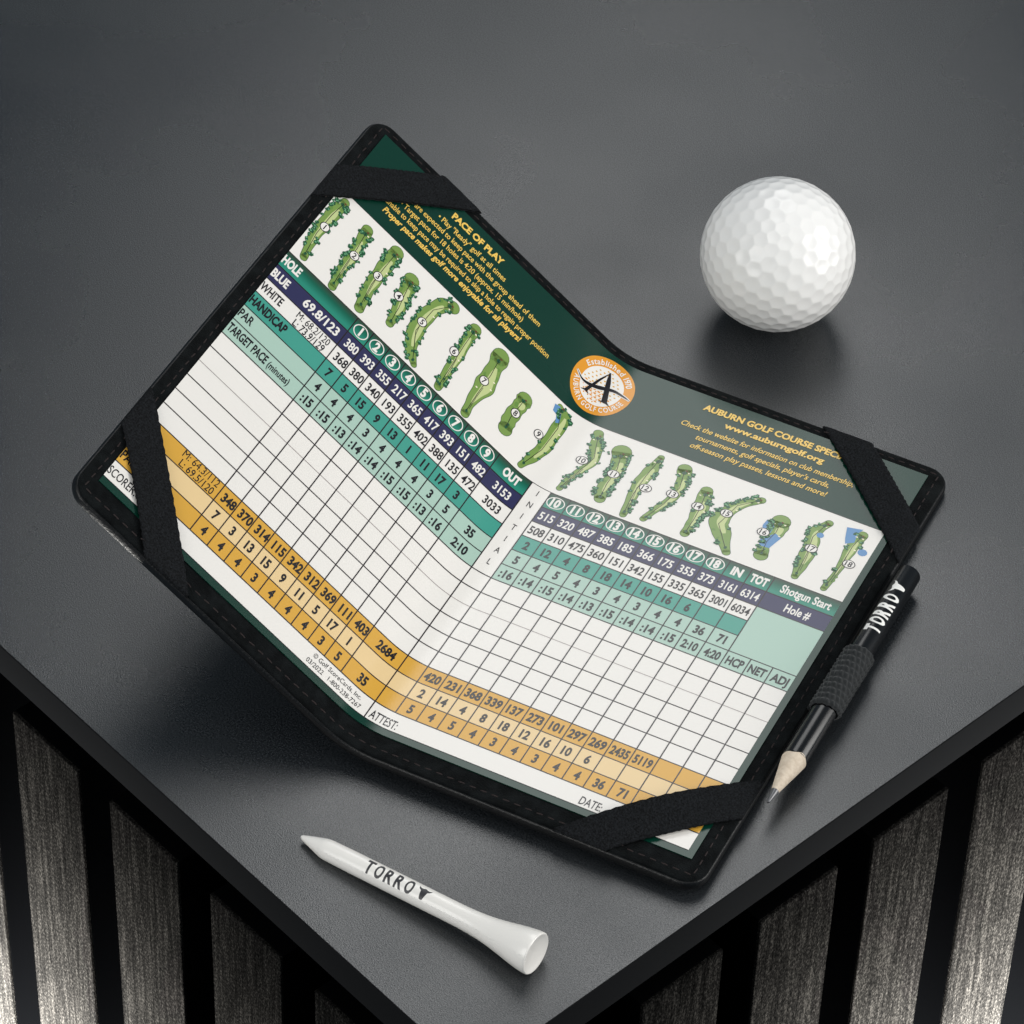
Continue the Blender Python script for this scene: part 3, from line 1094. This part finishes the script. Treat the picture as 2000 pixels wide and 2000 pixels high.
def wrap_logo(mb, fr, x0, cap, wtext, r_of, ang0, sgn, material, bold, lift=0.02):
    """TORRO and the bull's head; ang0 = angle of the baseline, sgn = direction in which the letters rise"""
    A, ax, v, w = fr

    def put(vv, ff):
        bm = bmesh.new()
        vs = [bm.verts.new((p[0], p[1], 0)) for p in vv]
        for q in ff:
            try:
                bm.faces.new([vs[i] for i in q])
            except ValueError:
                pass
        for j in range(1, 14):
            y = cap * j / 14
            g = bm.verts[:] + bm.edges[:] + bm.faces[:]
            bmesh.ops.bisect_plane(bm, geom=g, plane_co=(0, y, 0), plane_no=(0, 1, 0), dist=1e-5)
        bm.verts.index_update()
        out = []
        for p in bm.verts:
            r = r_of(p.co.x) + lift
            a = ang0 + sgn * p.co.y / r
            out.append(A + ax * p.co.x + r * (math.cos(a) * v + math.sin(a) * w))
        mb.add(out, [[q.index for q in f.verts] for f in bm.faces], material)
        bm.free()

    x = x0
    k = cap / CAPH
    lw = wtext / 5.35
    for ch in "TORRO":
        gv, gf = glyphs(ch, bold)
        g = gv.copy()
        g[:, 0] -= g[:, 0].min()
        g[:, 0] *= lw * 0.84 / g[:, 0].max()
        g[:, 1] = g[:, 1] * k
        put([(p[0] + x, p[1]) for p in g], gf)
        x += lw * 1.08
    bx = x + cap * 0.62
    bm = bmesh.new()
    f = bm.faces.new([bm.verts.new((p[0] * cap * 1.02 + bx, (p[1] + .5) * cap, 0)) for p in BULL])
    bmesh.ops.triangulate(bm, faces=[f])
    bm.verts.index_update()
    vv = [p.co[:2] for p in bm.verts]
    ff = [[q.index for q in t.verts] for t in bm.faces]
    bm.free()
    put(vv, ff)


# tee
TA, TB = (-80.63, 15.99, 1.5), (-13.88, 32.35, 5.45)
tf = axis_frame(TA, TB)
TL_ = float(np.linalg.norm(np.array(TB) - np.array(TA)))
tprof = [(0, 0.02), (0.1, 0.35), (0.5, 0.62), (3.2, 1.45), (6.6, 2.42), (7.4, 2.58), (8.6, 2.66), (14, 2.74), (30, 2.78), (44, 2.78), (48, 2.82), (51, 2.95),
         (54, 3.2), (57, 3.6), (60, 4.15), (62.5, 4.65), (64.5, 5.02), (66, 5.25), (67.2, 5.4), (68.3, 5.45), (TL_ - .25, 5.42), (TL_, 5.25), (TL_, 5.05), (TL_ - .12, 4.8), (TL_ - .4, 3.6), (TL_ - .65, 2.2), (TL_ - .75, 0.02)]
tee = thing("golf_tee", (TA[0], TA[1], 0), "white wooden golf tee lying on its side in front of the folder", "golf tee")
mb = MB()
lathe(mb, tf, tprof, m_tee, 64)
mb.build("tee_body", tee, smooth=True)
xs_ = [p[0] for p in tprof[:20]]
rs_ = [p[1] for p in tprof[:20]]
mb = MB()
wrap_logo(mb, tf, 20.0, 3.5, 14.6, lambda x: float(np.interp(x, xs_, rs_)), 0.28, -1, m_inkgrey, 0.034)
mb.build("lettering", tee)

# pencil
PA, PB = (-10.91, 106.33, 6.8), (-43.61, 190.24, 5.0)
pf = axis_frame(PA, PB)
PL_ = float(np.linalg.norm(np.array(PB) - np.array(PA)))
pencil = thing("pencil", (PA[0], PA[1], 0), "short black pencil with a sharpened tip, held in the loop on the folder's edge", "pencil")
PR = 3.2
mb = MB()
lathe(mb, pf, [(15.4, 2.9), (15.6, 3.1), (16.2, PR), (PL_ - .45, PR), (PL_ - .12, PR - .1), (PL_, PR - .35), (PL_, 0.02)], m_pencil, 64)
mb.build("barrel", pencil, smooth=True)
mb = MB()
A_, ax_, v_, w_ = pf
kk = 96
V, F = [], []
for j in range(10):
    q = j / 9
    for i in range(kk):
        a = 2 * math.pi * i / kk
        scal = 0.55 * math.sin(a * 2 + .6) + 0.22 * math.sin(a * 5)
        xe = 15.9 + scal
        x = 4.2 + (xe - 4.2) * q
        r = 1.02 + (PR + 0.012 - 1.02) * min(1, (x - 4.2) / (15.6 - 4.2))
        V.append(A_ + ax_ * x + r * (math.cos(a) * v_ + math.sin(a) * w_))
F = [(j * kk + i, j * kk + (i + 1) % kk, (j + 1) * kk + (i + 1) % kk, (j + 1) * kk + i) for j in range(9) for i in range(kk)]
mb.add(V, F, m_wood)
mb.build("wood_cone", pencil, smooth=True)
mb = MB()
lathe(mb, pf, [(0, 0.02), (0.0, 0.34), (0.3, 0.42), (4.3, 1.04), (4.7, 1.06)], m_graphite, 32)
mb.build("graphite_tip", pencil, smooth=True)
mb = MB()
wrap_logo(mb, pf, 63.4, 4.0, 15.2, lambda x: PR, 0.40, -1, m_whiteink, 0.046)
mb.build("lettering", pencil)

# knitted pencil loop, part of the holder
mb = MB()
x0, x1 = 34.6, 57.2
nx, na = 132, 150
V, F = [], []
for side in (0, 1):
    for i in range(nx + 1):
        x = x0 + (x1 - x0) * i / nx
        for j in range(na):
            a = 2 * math.pi * j / na
            row = i / nx * 11
            k_ = math.sin(math.pi * row) ** 2
            c_ = math.sin(a * 9 + math.pi * math.floor(row) * 0.5 + math.pi * (row % 1 - .5) * .5) ** 2
            r = 3.85 + (0.48 * k_ ** 0.7 * (0.15 + .85 * c_ ** 0.7)) if side == 0 else 3.45
            if side == 0 and (i < 3 or i > nx - 3):
                r -= 0.25
            sk = 0.9 * math.cos(a - 2.4) * (1 if i < nx / 2 else 0.6)
            wob = 0.12 * math.sin(a * 11)
            V.append(A_ + ax_ * (x + sk + wob) + r * (math.cos(a) * v_ + math.sin(a) * w_))
S0 = (nx + 1) * na
for side in (0, 1):
    for i in range(nx):
        for j in range(na):
            q = (side * S0 + i * na + j, side * S0 + i * na + (j + 1) % na, side * S0 + (i + 1) * na + (j + 1) % na, side * S0 + (i + 1) * na + j)
            F.append(q if side == 0 else q[::-1])
for i in (0, nx):
    for j in range(na):
        q = (i * na + j, S0 + i * na + j, S0 + i * na + (j + 1) % na, i * na + (j + 1) % na)
        F.append(q if i == 0 else q[::-1])
mb.add(V, F, m_knit)
# tab that runs from the loop in between lining and cover
ctr = A_ + ax_ * (0.5 * (x0 + x1))
dirx = RR[:, 0]
up = RR[:, 2]
P0 = ctr - dirx * 3.4 - up * 1.9
pts = []
for du, dn in ((0, 0.5), (-6.5, 0.2)):
    for dv in (-10.8, 10.8):
        for e in (.35, -.35):
            pts.append(P0 + dirx * du + ax_ * dv + up * (e + (dn - .5)))
mb.add(pts, [(0, 2, 6, 4), (1, 5, 7, 3), (0, 4, 5, 1), (2, 3, 7, 6), (0, 1, 3, 2), (4, 6, 7, 5)], m_knit)
mb.build("pencil_loop", holder, smooth=True)
